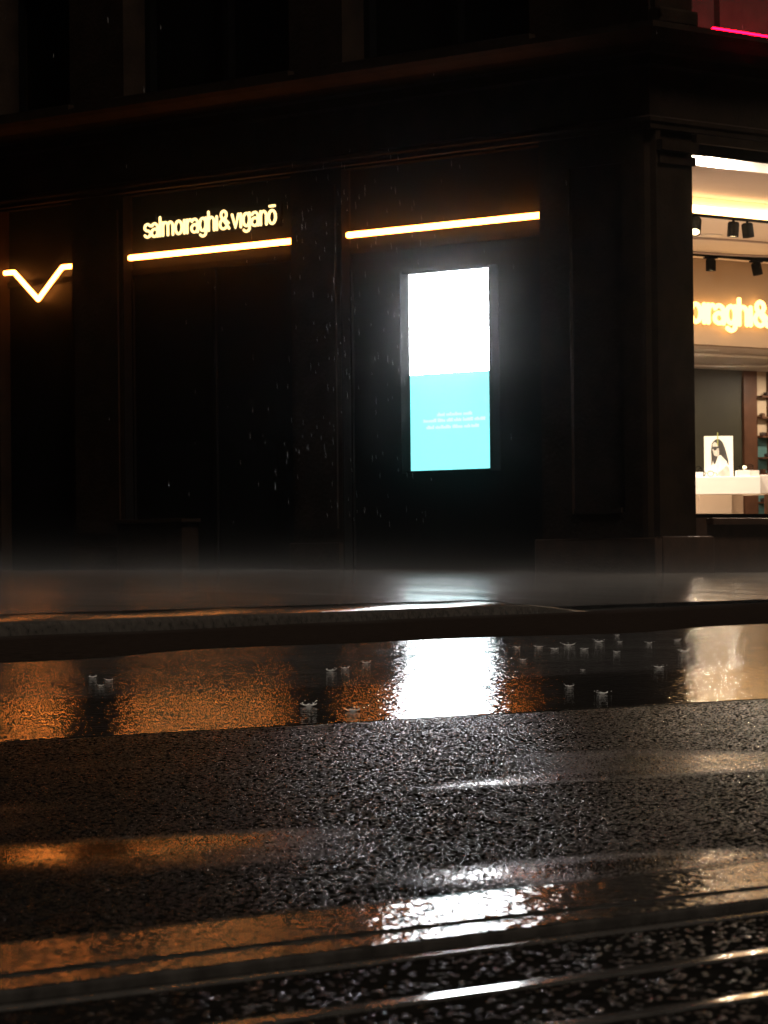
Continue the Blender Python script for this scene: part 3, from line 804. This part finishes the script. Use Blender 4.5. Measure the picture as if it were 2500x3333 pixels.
# ------------------------------------------------------------------ spray over the pavement and damp air
m, nt, out = mat('spray')
pv = N(nt, 'ShaderNodeVolumePrincipled'); pv.inputs['Color'].default_value = (.9,.92,.94,1); pv.inputs['Anisotropy'].default_value = -.25
g = N(nt, 'ShaderNodeNewGeometry'); sx = N(nt, 'ShaderNodeSeparateXYZ'); nt.links.new(g.outputs['Position'], sx.inputs[0])
e = math_(nt, 'MULTIPLY', math_(nt, 'SUBTRACT', sx.outputs[2], .23), -1/.08)
den = math_(nt, 'MULTIPLY', math_(nt, 'MINIMUM', math_(nt, 'POWER', 2.71828, e), 1.5), MIST)
nz = noise(nt, coords(nt, (1,1,3)), 1.3, 2)
den = math_(nt, 'MULTIPLY', den, math_(nt, 'MAXIMUM', math_(nt, 'MULTIPLY', math_(nt, 'SUBTRACT', nz, .33), 4.5), .12))
nt.links.new(den, pv.inputs['Density']); nt.links.new(pv.outputs[0], out.inputs[1])
b = MB()
v = [(-6,6.2),(6,25.2),(6.5,31.2),(CX,CY-.15),(-3.6,32.6),(-6,35)]
lo = [b.bm.verts.new((x,y,.01)) for x,y in v]; hi = [b.bm.verts.new((x,y,.85)) for x,y in v]
for i in range(6): b.bm.faces.new((lo[i],lo[(i+1)%6],hi[(i+1)%6],hi[i]))
b.bm.faces.new(lo); b.bm.faces.new(hi)
o = b.build('spray_mist', m); tag(o, 'grey rain spray drifting low over the pavement', 'mist', kind='stuff')
m, nt, out = mat('damp_air')
pv = N(nt, 'ShaderNodeVolumePrincipled'); pv.inputs['Color'].default_value = (.95,.96,.97,1); pv.inputs['Anisotropy'].default_value = .992
pv.inputs['Density'].default_value = HAZE
nt.links.new(pv.outputs[0], out.inputs[1])
if HAZE > 0:
    o = MB().box(-260, 260, -130, 390, -2, 14).build('haze', m); tag(o, 'damp night air', 'haze', kind='stuff')

# ------------------------------------------------------------------ sky glow and one dim warm street light direction
w = bpy.data.worlds.new('World'); sc.world = w; w.use_nodes = True
nt = w.node_tree; nt.nodes.clear()
sky = N(nt, 'ShaderNodeTexSky'); sky.sky_type = 'NISHITA'; sky.sun_disc = False
EL, AZ = math.radians(58), math.radians(150)
sky.sun_elevation = math.radians(3); sky.sun_rotation = AZ
bg = N(nt, 'ShaderNodeBackground'); bg.inputs[1].default_value = SKY
wo = N(nt, 'ShaderNodeOutputWorld'); nt.links.new(sky.outputs[0], bg.inputs[0]); nt.links.new(bg.outputs[0], wo.inputs[0])
sl = bpy.data.lights.new('street_glow', 'SUN'); sl.energy = SUN; sl.angle = math.radians(12); sl.color = (1,.84,.68)
so = bpy.data.objects.new('street_glow', sl); COL.objects.link(so)
d = Vector((math.sin(AZ)*math.cos(EL), math.cos(AZ)*math.cos(EL), math.sin(EL)))   # towards the light
so.rotation_euler = d.to_track_quat('Z', 'Y').to_euler()

# ------------------------------------------------------------------ render settings
sc.view_settings.view_transform = 'Standard'; sc.view_settings.look = 'None'; sc.view_settings.exposure = 0; sc.view_settings.gamma = 1
cy_ = sc.cycles
cy_.max_bounces = 6; cy_.diffuse_bounces = 3; cy_.glossy_bounces = 4; cy_.transmission_bounces = 4; cy_.transparent_max_bounces = 8; cy_.volume_bounces = 0
cy_.sample_clamp_indirect = 6; cy_.caustics_reflective = False; cy_.caustics_refractive = False
cy_.use_adaptive_sampling = False; cy_.use_denoising = True; cy_.volume_step_rate = 2; cy_.volume_max_steps = 128
